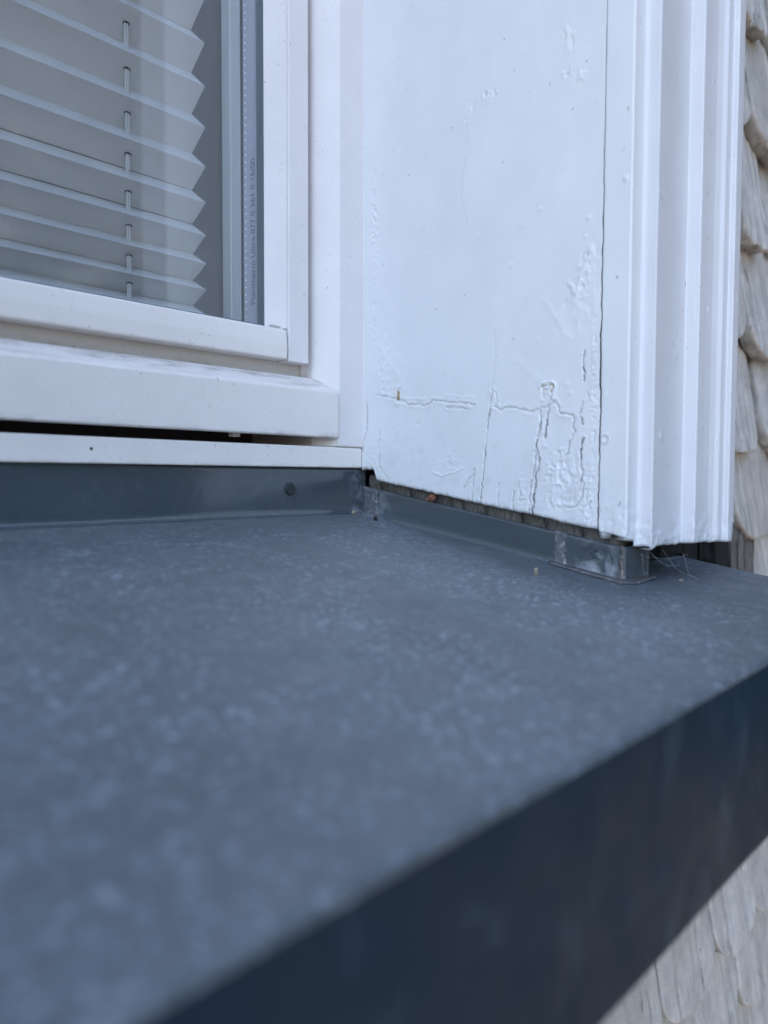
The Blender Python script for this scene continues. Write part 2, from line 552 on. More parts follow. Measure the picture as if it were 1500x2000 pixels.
splinter('splintered_underlay', .188, .214, -.1505, -.1425, -.060, -.014, M_GREYWOOD, wall, 3)
splinter('splintered_underlay', .205, .235, -.150, -.141, -.046, -.020, M_GREYWOOD, wall, 5)
splinter('underlay_block', .132, .150, -.1620, -.152, -.036, -.013, M_SHADEWOOD, wall, 8)  # block coloured near-black to look shaded in the cavity
box('shade_backing', .1120, .1760, -.1500, -.1365, -.070, -.002, M_SHADEWOOD, wall, .0005)  # added dark sheets, the cavity's shade put in as colour
box('shade_backing', .012, .1115, -.149, -.137, -.0215, .25, M_SHADEWOOD, wall, .0005)

# ------------------------------------------------------------------ sheet metal sill
sill = empty('window_sill', (-.5, -.12, -.05), 'dark blue grey sheet metal window sill with speckled sloping top', 'window sill')
XL, XR, YF = -1.25, .108, -.2456

def spaced(a, b, fine0, fine1, n1, n2):
    return np.unique(np.concatenate([np.linspace(a, fine0, n2), np.linspace(fine0, fine1, n1), np.linspace(fine1, b, 8)]))

xs = spaced(XL, XR, -.36, .05, 260, 60)
prof = [(.006 - i * (.006 + .2430) / 120, None) for i in range(121)]
py_ = np.array([p[0] for p in prof]); pz_ = T * py_
ra = .0020                              # rounded front bend
a0 = math.radians(8.77)
cy, cz = YF + ra, T * (YF + .0002) - ra * .93
angs = np.linspace(math.pi / 2 + a0, math.pi, 10)
bend_y = cy + ra * np.cos(angs); bend_z = cz + ra * np.sin(angs)
keep = py_ > bend_y[0] + .0005
py_ = np.concatenate([py_[keep], bend_y]); pz_ = np.concatenate([pz_[keep], bend_z])
XX, PY = np.meshgrid(xs, py_); _, PZ = np.meshgrid(xs, pz_)
wav = .00045 * vn(XX * 9, PY * 8, 21) + .00018 * vn(XX * 33, PY * 30, 22)
fall = np.clip((PY - YF) / .012, 0, 1) * np.clip(-PY / .02, 0, 1)
fr_w = .00035 * vn(XX * 14, XX * 0, 23) * np.clip((YF + .02 - PY) / .02, 0, 1)
grid('sill_top', XX, PY + fr_w, PZ + wav * fall + fr_w * .6, M_SILL, sill, flip=True)
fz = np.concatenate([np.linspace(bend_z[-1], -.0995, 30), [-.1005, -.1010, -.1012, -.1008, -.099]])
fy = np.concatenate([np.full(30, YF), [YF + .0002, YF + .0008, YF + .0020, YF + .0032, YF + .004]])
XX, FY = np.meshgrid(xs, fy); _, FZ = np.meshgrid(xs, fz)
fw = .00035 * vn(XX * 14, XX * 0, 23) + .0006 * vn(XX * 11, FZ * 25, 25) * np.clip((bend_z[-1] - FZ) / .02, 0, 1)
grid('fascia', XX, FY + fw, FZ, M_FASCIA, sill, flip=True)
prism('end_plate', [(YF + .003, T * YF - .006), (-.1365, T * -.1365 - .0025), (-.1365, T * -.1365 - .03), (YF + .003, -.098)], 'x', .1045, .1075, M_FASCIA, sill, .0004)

# back upstand under the frame rail
xu = np.concatenate([np.linspace(XL, -.3, 30), np.linspace(-.298, .0015, 160)])
fa = np.linspace(0, math.pi / 2, 9)
uz = np.concatenate([[.0275, .0268], np.linspace(.0255, .0044, 22), .0036 - .0040 * np.sin(fa)])
uy = np.concatenate([[.0050, .0036], np.full(22, .0030), -.0010 + .0040 * np.cos(fa)])
XX, UY = np.meshgrid(xu, uy); _, UZ = np.meshgrid(xu, uz)
UY = UY + .0003 * vn(XX * 16, UZ * 30, 31)
edge = np.clip(1 - np.abs(XX + .004) / .010, 0, 1) * .5
grid('back_upstand', XX, UY, UZ + .0003, M_UP, sill, wear=edge, flip=True)
# side upstand under the reveal board, wrapping round its front end
sy = np.concatenate([np.linspace(.003, -.1655, 150)])
sx = np.zeros_like(sy)
ang = np.linspace(0, math.pi / 2, 8)
sx = np.concatenate([sx, .0018 - .0018 * np.cos(ang)]); sy = np.concatenate([sy, -.1655 - .0018 * np.sin(ang)])
sx = np.concatenate([sx, np.linspace(.003, .021, 16)]); sy = np.concatenate([sy, np.full(16, -.1673)])
hh = np.concatenate([[-.0005, .0002, .0014], np.linspace(.003, .0150, 14), [.0158, .0161]])
inn = np.concatenate([[-.0016, -.0007, -.0002], np.zeros(14), [.0004, .0012]])
SX, HH = np.meshgrid(sx, hh); SY, IN = np.meshgrid(sy, inn)
side = (np.arange(len(sx)) < 154)[None, :]
crm = np.exp(-((SY + .153) / .011) ** 2) * np.clip((.0155 - HH) / .004, 0, 1)
Xs = SX + np.where(side, IN, 0) + .0003 * vn(SY * 25, HH * 40, 33) + np.where(side, .0009 * crm * fbm(SY * 130, HH * 170, 36, 3), 0)
Ys = SY + np.where(side, 0, IN)
st = np.exp(-((SY + .152) / .010) ** 2) * .95 * np.clip(vn(SY * 90, HH * 140, 35) + .9, 0, 1) + np.exp(-((SY + .012) / .006) ** 2) * .4
grid('side_upstand', Xs, Ys, T * SY + HH, M_UP, sill, wear=st, flip=True)

def lump(name, pts, thick, mat, parent, seed=1, amp=.0003):
    """a small soldered strip: outline points (3-D) swelled along their mean normal"""
    n = len(pts)
    c = sum((Vector(p) for p in pts), Vector()) / n
    nor = Vector()
    for i in range(n):
        nor += (Vector(pts[i]) - c).cross(Vector(pts[(i + 1) % n]) - c)
    nor.normalize()
    bm = bmesh.new()
    rings = []
    for k, (s_, h) in enumerate(((1.0, -.0002), (.97, .35), (.85, .8), (.55, 1.0))):
        rings.append([bm.verts.new(c + (Vector(p) - c) * s_ * (1 + (.06 * math.sin(seed * 3 + i * 2.1 + k) if k < 3 else 0)) + nor * (thick * h + amp * math.sin(i * 1.9 + seed) * (k > 0))) for i, p in enumerate(pts)])
    top = bm.verts.new(c + nor * thick)
    for A, B in zip(rings, rings[1:]):
        for i in range(n):
            bm.faces.new((A[i], A[(i + 1) % n], B[(i + 1) % n], B[i]))
    for i in range(n):
        bm.faces.new((rings[-1][i], rings[-1][(i + 1) % n], top))
    o = bm_obj(name, bm, mat, parent)
    sd_ = o.modifiers.new('s', 'SUBSURF'); sd_.levels = 2; sd_.render_levels = 2
    return o

def patch(name, y0, y1, h0, h1, thick, mat, seed, edge=.0012, x=0.0):
    y = np.linspace(y0, y1, 60); h = np.linspace(h0, h1, 60)
    YY_, H_ = np.meshgrid(y, h)
    e = np.minimum(np.minimum(np.abs(YY_ - y0), np.abs(YY_ - y1)), np.minimum(H_ - h0 + .001, h1 - H_))
    e = np.clip((e + .0009 * fbm(YY_ * 420, H_ * 420, seed, 3)) / edge, -.4, 1)
    t = thick * e + thick * .5 * fbm(YY_ * 300, H_ * 300, seed + 1, 3) * np.clip(e, 0, 1)
    foot = .0010 * np.exp(-H_ / .0016)
    return grid(name, x - t - foot + .0001, YY_, T * YY_ + H_, mat, sill, wear=np.clip(fbm(YY_ * 130, H_ * 110, seed + 4, 3) + .35, 0, 1), flip=True)

patch('corner_joint', .0030, -.0095, .0000, .0160, .0006, M_SOLDER, 2, x=-.0004)
patch('lap_seam', -.1300, -.1375, .0004, .0162, .0005, M_SOLDER, 5)
patch('lap_seam', -.1640, -.1668, .0004, .0158, .0004, M_FLANGE, 6)
# irregular solder pool at the foot of the corner
xg, yg = np.meshgrid(np.linspace(-.0125, .0012, 60), np.linspace(.0035, -.0145, 70))
rr = np.hypot((xg + .001) / .0095, (yg + .0035) / .0085) + .22 * fbm(xg * 260, yg * 260, 9, 3)
grid('corner_joint', xg, yg, T * yg + .0022 * np.clip(1.15 - rr, -.3, 1) + .0002 * fbm(xg * 700, yg * 700, 12, 2), M_SOLDER, sill, wear=np.ones_like(xg) * .6, flip=True)
# thin flange lying on the sill round the foot of the upstand
fl = [(-.0025, -.1290), (-.0048, -.1315), (-.0062, -.150), (-.0060, -.1690), (.0010, -.1725), (.0270, -.1700), (.0285, -.1640), (.022, -.1650), (.001, -.1640), (.0008, -.1300)]
bm = bmesh.new()
A = [bm.verts.new((x, y, T * y + .0002)) for x, y in fl]; B = [bm.verts.new((x, y, T * y + .0011)) for x, y in fl]
bm.faces.new(B)
for i in range(len(fl)):
    bm.faces.new((A[i], A[(i + 1) % len(fl)], B[(i + 1) % len(fl)], B[i]))
bm_obj('foot_flange', bm, M_FLANGE, sill, False)
# whitish oxide bead along the flange edge
bm = bmesh.new()
pts = [fl[i] for i in (1, 2, 3, 4, 5)]
fine = []
for p, q in zip(pts, pts[1:]):
    for t in np.linspace(0, 1, 14, endpoint=False):
        fine.append((p[0] + (q[0] - p[0]) * t + .0003 * math.sin(len(fine) * 1.3), p[1] + (q[1] - p[1]) * t))
tube(bm, [(x, y, T * y + .0006) for x, y in fine], .00065, 7)
bm_obj('solder_bead', bm, M_SOLDER, sill)
prism('bent_tab', [(.0205, -.1690), (.0222, -.1690), (.0235, -.1600), (.0215, -.1600)], 'z', T * -.165 + .0004, T * -.165 + .0155, M_UP, sill, .0003)
# blind rivet in the back upstand
bm = bmesh.new()
bmesh.ops.create_cone(bm, cap_ends=True, segments=32, radius1=.0037, radius2=.0033, depth=.0016, matrix=Matrix.Translation((-.058, .0026, .0152)) @ Matrix.Rotation(math.pi / 2, 4, 'X'))
bmesh.ops.bevel(bm, geom=[e for e in bm.edges if len(e.link_faces) == 2 and e.calc_face_angle(0) > .8], offset=.0005, segments=3, affect='EDGES')
bm_obj('rivet_cap', bm, M_CAP, sill, False)

# ------------------------------------------------------------------ painted timber casing
casing = empty('window_casing', (.03, -.09, 0), 'white painted timber window casing with cracked blistered reveal board and stepped moulding', 'window casing')
CR = {  # cracks on the reveal board: (points y,z in mm), depth mm, width mm, lip mm, dirt
 'seam1': ([(-12.3, 70.8), (-26, 67.6), (-31.9, 66.1), (-37, 63.6), (-50.4, 62.2), (-55.8, 64.4), (-66.5, 62.8), (-84.2, 60.3)], .35, .55, .35, .28),
 'seam1b': ([(-65.2, 60.2), (-79.3, 58.8)], .3, .6, .3, .2),
 'seam2': ([(-96.8, 58.2), (-100.9, 56.3), (-105.5, 57.6), (-111.1, 57), (-119.9, 54.2), (-125.7, 56.3), (-128.4, 56.6), (-131.9, 59.1), (-134, 56.7), (-134.4, 53.1), (-142.2, 51.3), (-141.9, 46.9), (-142.8, 43.3), (-139.9, 39), (-139, 32.8)], .4, .5, .35, .35),
 'v1': ([(-95.6, 66.5), (-93.9, 58.8), (-92.6, 46.3), (-90.1, 25.8), (-87.9, 5)], .45, .40, .22, .65),
 'v1b': ([(-95.6, 66.5), (-97.9, 65.3), (-98.8, 61.4), (-96.8, 58.2)], .2, .5, .3, .2),
 'v0': ([(-96.5, 98), (-97.2, 84), (-95.6, 66.5)], .12, .5, .1, .10),
 'w1': ([(-128.4, 56.2), (-127.8, 48.5), (-126.5, 41.2)], .9, .50, .3, .9),
 'w2': ([(-124.2, 54.2), (-123.8, 45), (-121.8, 38.6), (-123.3, 31.2), (-124, 29.4), (-122, 23.8), (-121, 14.5), (-120.6, 10.8), (-119.4, 0)], 1.0, .55, .35, .95),
 'w2b': ([(-121.8, 38.6), (-120.9, 25.7), (-118.8, 18.2), (-118.2, 2)], .5, .45, .3, .45),
 'c3': ([(-147.4, 40.5), (-145.9, 34.4), (-146.5, 26.4), (-147.5, 22.9), (-146.1, 19.4)], .8, .5, .4, .8),
 'c3b': ([(-147.6, 20.3), (-147.7, 13.2), (-144.4, 8.7), (-139.4, 7.2)], .4, .4, .35, .35),
 'c4': ([(-147.5, 81.4), (-146.6, 75), (-147.0, 72.9), (-147.7, 67.6)], .5, .4, .2, .75),
 'c5': ([(-147.2, 57.2), (-145.6, 52)], .4, .4, .2, .6),
 'c6': ([(-146.1, 50.7), (-147.1, 46.7)], .4, .4, .2, .55),
 't1': ([(-84.6, 26.4), (-77.2, 16.9)], .35, .4, .25, .35),
 't2': ([(-84.6, 26.4), (-82.8, 15.9), (-82.3, 5)], .35, .4, .25, .40),
 's1': ([(-100, 19), (-99.2, 3)], .25, .35, .15, .30),
 's2': ([(-108.9, 15.3), (-108.3, 2)], .35, .35, .2, .5),
 's3': ([(-112.5, 20), (-113, 2)], .2, .35, .2, .25),
 'e1': ([(-153.2, 43.3), (-153, 39)], .5, .4, .2, .7),
 'left': ([(-3.6, 66.9), (-4.1, 53.4), (-.8, 42.2), (0.2, 37.7)], .4, .4, .2, .55),
 'left2': ([(-13.9, 57.4), (-14.3, 28.5), (-18.6, 22.9), (-24.7, 17)], .2, .45, .15, .22),
 'sc': ([(-78.1, 207.4), (-75.7, 187.1), (-73.8, 170.6), (-78, 154.7)], .10, .45, .08, .10),
 'd2': ([(-148.8, 62.3), (-150.1, 60)], .2, .4, .3, .5),
}
RIDGE = {
 'r1': ([(-56.2, 24.4), (-62.9, 22.9), (-69.4, 24.4), (-77.1, 26.9)], .35, .5),
 'diag': ([(-36.6, 174.5), (-29.6, 167.6)], .35, .7),
 'dr1': ([(-125.8, 107.5), (-131.5, 99.8), (-137.2, 89.3)], .16, 1.6),
 'dr2': ([(-109.7, 80.7), (-125.2, 68.1)], .15, 2.0),
 'dr3': ([(-139, 114), (-142.3, 108.7), (-147.4, 121), (-150.4, 126.9)], .45, 1.1),
 'lr': ([(-13.5, 100.1), (-34.9, 72.7)], .18, 2.2),
 's2r': ([(-65, 66.5), (-84, 63.5)], .2, .9),
 's3r': ([(-36, 67), (-50, 65.5)], .28, .9),
}
BUMP = [(-122.2, 152.6, .5, 1.1), (-148.3, 142, .8, 1.0), (-149.3, 127.6, .9, 1.6), (-106, 128.5, .45, 1.2), (-152.2, 194.5, .4, 1.8), (-51.2, 145.3, .3, 1.2), (-146.8, 134, .5, .8), (-145, 120, .6, 1.2), (-142, 116, .5, .9), (-149, 117, .6, 1.0), (-44.6, 52, -.45, 1.5), (-126.6, 37.6, .5, 1.2), (-138.4, 66.6, .5, 1.5), (-140.5, 62, .5, 1.2), (-27.5, 71.5, .5, 1.2), (-28.5, 64.5, .4, 1.2), (-86, 147, .25, 1.0), (-22, 122, .25, .9), (-126, 67.5, .5, 1.2), (-132, 64, .45, 1.4)]
WRINK = [(-137.1, 228.6, 4.0, 6.5, .40, 2.0), (-136.3, 212.2, 3, 2.6, .6, 1.6), (-143.8, 207.6, 2.5, 3.5, .5, 1.5), (-91.8, 216.3, 6.5, 4, .35, 1.7), (-78.7, 214, 4, 4.5, .25, 1.7), (-133, 23.8, 6.5, 9.5, .55, 1.8), (-143.1, 23.8, 4.5, 9, .35, 2.2), (-65.5, 30.1, 8, 5, .28, 1.5), (-135.9, 34.6, 3, 3, .5, 1.6), (-114, 14, 3.2, 10, .30, 1.4), (-10, 170, 3.0, 30, .40, 1.5), (-9, 125, 3.0, 25, .25, 1.8), (-147.5, 118, 4.5, 9, .45, 1.8), (-142, 100, 9, 14, .22, 3.0), (-137, 10, 12, 4, .35, 2.0), (-150, 12, 3.5, 16, .40, 1.5), (-24, 108, 12, 30, .10, 3.0), (-17, 85, 6, 20, .22, 2.0), (-8, 30, 7, 18, .20, 1.8), (-33, 40, 14, 22, .10, 3.5), (-152.5, 70, 2, 70, .22, 1.3)]
DOTS = [(-100.5, 241.1), (-106.8, 223.7), (-127.1, 209.7), (-146.3, 213.3), (-139.5, 194.1), (-67.9, 208.2), (-57.4, 114.1), (-77.1, 118.4), (-108.1, 91.4), (-100.5, 181), (-16.4, 145.7), (-36.5, 192.1), (-99.7, 18.8), (-152, 11)]


def dist_poly(y, z, pts, jit=0.0):
    best = np.full(y.shape, 1e9); par = np.zeros(y.shape)
    for (a, b), (c, e) in zip(pts, pts[1:]):
        L2 = (c - a) ** 2 + (e - b) ** 2
        t = np.clip(((y - a) * (c - a) + (z - b) * (e - b)) / L2, 0, 1)
        dd = np.hypot(y - a - t * (c - a), z - b - t * (e - b))
        best = np.minimum(best, dd)
    return best


def crack_y(z):        # the open joint between board and edge strip (metres)
    amp = np.clip((.23 - z) / .12, .25, 1)
    return -.1557 + amp * (.00050 * vn(z * 60, z * 0, 41) + .00038 * vn(z * 230, z * 0, 42) + .00018 * vn(z * 700, z * 0, 44))


def crack_w(z):
    return .00003 + .00010 * np.clip((.2 - z) / .1, 0, 1) + .00045 * np.exp(-((z - .062) / .022) ** 2) + .0002 * np.clip(vn(z * 120, z * 0, 43), 0, 1)


def board_bottom(y):
    base = T * y + .0217 + .00035 * vn(y * 330, y * 0, 45) + .00045 * vn(y * 90, y * 0, 46)
    st = 1 / (1 + np.exp(-(y + .0105) / .0006))
    return base * (1 - st) + (.0262 + .0006 * vn(y * 500, y * 0, 47)) * st


zt = np.concatenate([np.linspace(0, .085, 240, endpoint=False), np.linspace(.085, .30, 370, endpoint=False), np.linspace(.30, 1.249, 60)])
RB = .0016                              # paint-thick rounded lower edge
nr = 7
yc = np.linspace(.0006, -.1556, 470)
roll = np.linspace(0, math.pi / 2, 6)[1:]
n_main = len(yc)
Ycol = np.concatenate([yc, np.full(len(roll) + 1, yc[-1])])
RC = .0003
col_in = np.concatenate([np.zeros(n_main), RC * (1 - np.cos(roll)), [.0035]])
col_dy = np.concatenate([np.zeros(n_main), -RC * np.sin(roll) + 0, [-RC]])
YY, TT = np.meshgrid(Ycol, zt)
ZB = board_bottom(YY)
Z = np.maximum(ZB + RB, 0) * 0 + (ZB + RB) + TT * (1 - np.clip((TT - .3) / 2, 0, .0))
edge_shift = (crack_y(Z) + crack_w(Z) * .5 + RC - yc[-1])
wgt = np.clip((-YY - .10) / .055, 0, 1) ** 2
Yp = YY + edge_shift * wgt + col_dy[None, :]
ymm, zmm = Yp * 1000, Z * 1000
jy = .55 * vn(zmm * .55, ymm * .55, 51) + .28 * vn(zmm * 1.4, ymm * 1.4, 52)
jz = .55 * vn(zmm * .55, ymm * .55, 53) + .28 * vn(zmm * 1.4, ymm * 1.4, 54)
lowm = zmm < 262
disp = .25 * fbm(ymm * .02, zmm * .012, 55, 3) + .075 * fbm(ymm * .11, zmm * .05, 56, 3) + .014 * fbm(ymm * .9, zmm * .12, 57, 2)
wear = np.zeros_like(disp); woodm = np.zeros_like(disp)
for nm, (pts, dep, wd, lip, drt) in CR.items():
    dd = dist_poly(ymm + jy, zmm + jz, pts)
    g = np.exp(-(dd / wd) ** 2)
    side_n = .5 + .5 * np.clip(vn(ymm * .25, zmm * .25, 60 + len(nm)) * 2, -1, 1)
    disp += -dep * g + lip * .55 * side_n * np.exp(-((dd - 1.2) / 1.1) ** 2)
    wear = np.maximum(wear, min(1, drt * 1.15) * np.exp(-(dd / (wd * .85)) ** 2) * np.clip(.75 + .6 * vn(ymm * .3, zmm * .3, 64), 0, 1))
for nm, (pts, hgt, wd) in RIDGE.items():
    dd = dist_poly(ymm + jy, zmm + jz, pts)
    disp += hgt * np.exp(-(dd / wd) ** 2)
for (a, b, hgt, rr) in BUMP:
    disp += hgt * .6 * np.exp(-(((ymm - a) ** 2 + (zmm - b) ** 2) / rr ** 2))
for i, (a, b, ra_, rb_, hgt, sc) in enumerate(WRINK):
    g = np.exp(-(((ymm - a) / ra_) ** 2 + ((zmm - b) / rb_) ** 2) ** 1.3)
    disp += hgt * g * (.8 - np.abs(fbm(ymm / (sc * 1.7), zmm / (sc * 2.1), 80 + i, 2)) * 1.5 + .25 * vn(ymm / sc * 1.1, zmm / sc * 1.1, 81 + i))
for (a, b) in DOTS:
    wear = np.maximum(wear, .8 * np.exp(-(((ymm - a) ** 2 + (zmm - b) ** 2) / .35 ** 2)))
# two nail holes where paint has flaked off to bare wood
q = np.maximum(np.abs(ymm + jy * .6 + 29.2) / 1.2, np.abs(zmm + jz * .6 - 69.0) / 2.7)
ins = np.clip((1.15 - q) / .35, 0, 1)
disp += -.4 * ins + .5 * np.exp(-((q - 1.7) / .5) ** 2) * np.clip(.6 + vn(ymm * .5, zmm * .5, 66), 0, 1)
woodm = np.maximum(woodm, ins * .85)
fl_poly = [(-125.4, 61.5), (-125.1, 66.4), (-128, 67.0), (-130.8, 66.6), (-129.9, 61.1)]
dd = dist_poly(ymm + jy * .8, zmm + jz * .8, fl_poly)
disp += -.4 * np.exp(-(dd / .6) ** 2) + .55 * np.exp(-((dd - 1.5) / .8) ** 2) * np.clip(.5 + vn(ymm * .35, zmm * .35, 67), 0, 1)
dw = dist_poly(ymm + jy * .8, zmm + jz * .8, fl_poly[1:])
woodm = np.maximum(woodm, np.exp(-(dw / .5) ** 2) * np.clip(.7 + .8 * vn(ymm * .9, zmm * .9, 68), 0, 1))
wear += .12 * np.clip(fbm(ymm * .16, zmm * .16, 70, 4) - .3, 0, 1) * np.clip((70 - zmm) / 70, 0, 1)
# patchy darkening along the lower edge
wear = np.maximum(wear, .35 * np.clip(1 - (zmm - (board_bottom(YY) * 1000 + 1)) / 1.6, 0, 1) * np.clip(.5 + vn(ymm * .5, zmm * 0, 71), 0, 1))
disp *= np.where(np.arange(len(Ycol))[None, :] < n_main, 1, .6)
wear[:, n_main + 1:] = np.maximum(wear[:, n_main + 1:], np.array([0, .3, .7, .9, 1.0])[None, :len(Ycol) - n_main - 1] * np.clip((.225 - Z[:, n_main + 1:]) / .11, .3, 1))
X = -.004 + col_in[None, :] - disp * .001
# rounded underside rows
rowsX, rowsY, rowsZ, rowsW, rowsO = [], [], [], [], []
for k, an in enumerate(np.linspace(math.pi / 2, 0, nr)[:-1]):
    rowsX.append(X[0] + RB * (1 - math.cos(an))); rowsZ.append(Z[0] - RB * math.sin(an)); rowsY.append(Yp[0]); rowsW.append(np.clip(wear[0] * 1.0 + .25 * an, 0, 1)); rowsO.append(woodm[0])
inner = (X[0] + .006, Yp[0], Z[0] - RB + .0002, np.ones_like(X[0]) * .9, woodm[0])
X = np.vstack([inner[0][None]] + [a[None] for a in rowsX] + [X]); Yp = np.vstack([inner[1][None]] + [a[None] for a in rowsY] + [Yp])
Z = np.vstack([inner[2][None]] + [a[None] for a in rowsZ] + [Z]); wear = np.vstack([inner[3][None]] + [a[None] for a in rowsW] + [wear]); woodm = np.vstack([inner[4][None]] + [a[None] for a in rowsO] + [woodm])
props(grid('reveal_board', X, Yp, Z, M_BOARD, casing, wear=wear, wood=woodm, flip=False), 'cracked blistered white reveal board with flaked nail holes')


def profiled(name, pts, smooth_mm, zbot, ztop_rows, disp_fn, mat, parent, step=.0004, left_shift=None, label=None):
    P = np.array(pts, float)
    seg = np.hypot(*np.diff(P, axis=0).T); L = np.concatenate([[0], np.cumsum(seg)])
    s = np.arange(0, L[-1], step)
    px = np.interp(s, L, P[:, 0]); py = np.interp(s, L, P[:, 1])
    kn = max(1, int(smooth_mm / 1000 / step)); k = np.exp(-np.linspace(-2, 2, 2 * kn + 1) ** 2); k /= k.sum()
    pad = lambda a: np.convolve(np.concatenate([2 * a[0] - a[kn:0:-1], a, 2 * a[-1] - a[-2:-kn - 2:-1]]), k, 'valid')
    px, py = pad(px), pad(py)
    tx, ty = np.gradient(px), np.gradient(py); ln = np.hypot(tx, ty); nx, ny = ty / ln, -tx / ln
    SS, TT = np.meshgrid(s, ztop_rows)
    zb = zbot(px, py)
    Z = zb[None] + .0014 + TT
    dsp, wr = disp_fn(SS * 1000, Z * 1000, px * 1000, py * 1000)
    X = px[None] + nx[None] * dsp * .001; Y = py[None] + ny[None] * dsp * .001
    if left_shift is not None:
        Y = Y + left_shift(Z) * np.clip(1 - SS / .008, 0, 1)
    R = .0014
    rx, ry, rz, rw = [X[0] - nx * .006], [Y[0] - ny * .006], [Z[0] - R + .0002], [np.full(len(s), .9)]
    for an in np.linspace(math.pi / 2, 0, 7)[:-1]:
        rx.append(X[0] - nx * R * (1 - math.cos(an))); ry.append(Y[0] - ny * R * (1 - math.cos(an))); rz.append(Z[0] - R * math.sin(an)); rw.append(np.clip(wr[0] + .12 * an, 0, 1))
    X = np.vstack([np.array(rx), X]); Y = np.vstack([np.array(ry), Y]); Z = np.vstack([np.array(rz), Z]); W = np.vstack([np.array(rw), wr])
    o = grid(name, X, Y, Z, mat, parent, wear=W)
    if label: o['label'] = label
    return o


zt2 = np.concatenate([np.linspace(0, .06, 110, endpoint=False), np.linspace(.06, .31, 250, endpoint=False), np.linspace(.31, 1.25, 30)])

def strip_disp(s, z, px, py):
    ym = py[None, :] + 0 * s
    dsp = .10 * fbm(s * .05, z * .012, 91, 3) + .02 * fbm(s * .8, z * .15, 92, 2)
    wr = np.zeros_like(s)
    dd = np.hypot(ym + 158.5, z - 39.7)
    dsp += np.where(px[None] < -3, .35 * np.exp(-((dd - 1.9) / .5) ** 2) - .25 * np.exp(-(dd / 1.4) ** 2), 0)
    wr = np.maximum(wr, .3 * np.exp(-((dd - 1.9) / .35) ** 2) * (px[None] < -3))
    for (a, b, h, r_) in ((-166.5, 154.9, .8, 1.0), (-160.5, 125, .25, .7), (-164.5, 122, .25, .6), (-163, 112, .0, 1), (-158, 60, .3, 1.2)):
        dsp += h * np.exp(-(((ym - a) ** 2 + (z - b) ** 2) / r_ ** 2)) * (px[None] < -3)
    for (a, b) in ((-163, 112.2), (-166.8, 185), (-166.0, 9.5), (-166.4, 10.8), (-165.2, 168)):
        wr = np.maximum(wr, .85 * np.exp(-(((ym - a) ** 2 + (z - b) ** 2) / .42 ** 2)))
    wr = np.maximum(wr, np.clip(1 - (s - 0.0) / 3.2, 0, 1) ** 2 * np.clip((235 - z) / 120, .35, 1))
    dsp += .3 * np.clip((25 - z) / 25, 0, 1) * fbm(s * .35, z * .25, 93, 3)
    return dsp, wr

c0 = -.1557
profiled('edge_strip', [(-.0008, c0 - .0002), (-.0037, c0 - .0002), (-.0040, c0 - .0005), (-.0040, -.1690), (-.0034, -.1696), (.0085, -.1696)], .4,
         lambda x, y: np.where(x < -.003, T * y + .0207, -.0060 + .18 * (x + .0034) * -1) + .0003 * vn(y * 400 + x * 300, y * 0, 95), zt2, strip_disp, M_BOARD, casing,
         left_shift=lambda z: (crack_y(z) - crack_w(z) * .5) - c0)

mp = [(.0050, -.1690), (.0062, -.1697), (.0070, -.1712), (.0072, -.1764), (.0392, -.1768), (.0394, -.1800), (.0398, -.1832), (.0480, -.1836), (.0530, -.1842), (.0565, -.1856), (.0585, -.1874), (.0640, -.1876), (.0642, -.1902), (.0716, -.1904), (.0719, -.1880), (.0719, -.1380)]

def mould_disp(s, z, px, py):
    dsp = .12 * fbm(s * .03, z * .010, 101, 3) + .018 * fbm(s * .7, z * .12, 102, 2)
    dsp += .45 * np.clip((9 - z) / 18, 0, 1) * fbm(s * .22, z * .22, 103, 3)
    wr = np.zeros_like(s)
    q = random.Random(5)
    for _ in range(46):
        a, b = q.uniform(2, 84), q.uniform(-6, 280)
        h = q.choice((.25, .35, .5, .2)); r_ = q.uniform(.4, .8)
        dd = ((s - a) ** 2 + ((z - b) / q.choice((1, 1, 2.2))) ** 2) / r_ ** 2
        dsp += h * np.exp(-dd)
        if q.random() < .35: wr = np.maximum(wr, .7 * np.exp(-dd * 3))
    return dsp, wr

profiled('moulding', mp, .9, lambda x, y: -.0098 + .0004 * vn(x * 300, y * 260, 104) + .0003 * vn(x * 75, y * 60, 105) - .0014 * np.exp(-((x - .009) / .0025) ** 2) * (y < -.175), zt2, mould_disp, M_MOULD, casing, step=.00042)
# timber behind the paint
box('core_timber', .0025, .0712, -.1640, .03, .0262, 1.25, M_SHADEWOOD, casing, 0)
# weathered end grain showing between board and upstand, split into blocks
edges = [.001, -.0045, -.0085]
while edges[-1] > -.158:
    edges.append(edges[-1] - rng.choice((.005, .009, .015, .022, .028)) * rng.uniform(.8, 1.2))
edges = [e for e in edges if e > -.158] + [-.1632]
for a, b in zip(edges, edges[1:]):
    if a - b < .003: continue
    bm = bmesh.new()
    bmesh.ops.create_cube(bm, size=1)
    bmesh.ops.subdivide_edges(bm, edges=bm.edges, cuts=4, use_grid_fill=True)
    x0 = .0010 + rng.uniform(-.0006, .0012); dz = rng.uniform(-.0006, .0006)
    for v in bm.verts:
        u, t, h = v.co.x + .5, v.co.y + .5, v.co.z + .5
        y = b + .00035 + t * (a - b - .0007)
        x = x0 + u * .016 + (1 - u) * (.0005 * rng.uniform(-1, 1) + .0008 * (abs(2 * t - 1) ** 6))
        v.co = (x, y + rng.uniform(-.00012, .00012), T * y + .0135 + dz * (1 - h) + h * .0100)
    bm_obj('wood_block', bm, M_OLDWOOD, casing)
box('wood_packing', .0035, .060, -.158, -.004, -.0205, .0258, M_SHADEWOOD, casing, 0)

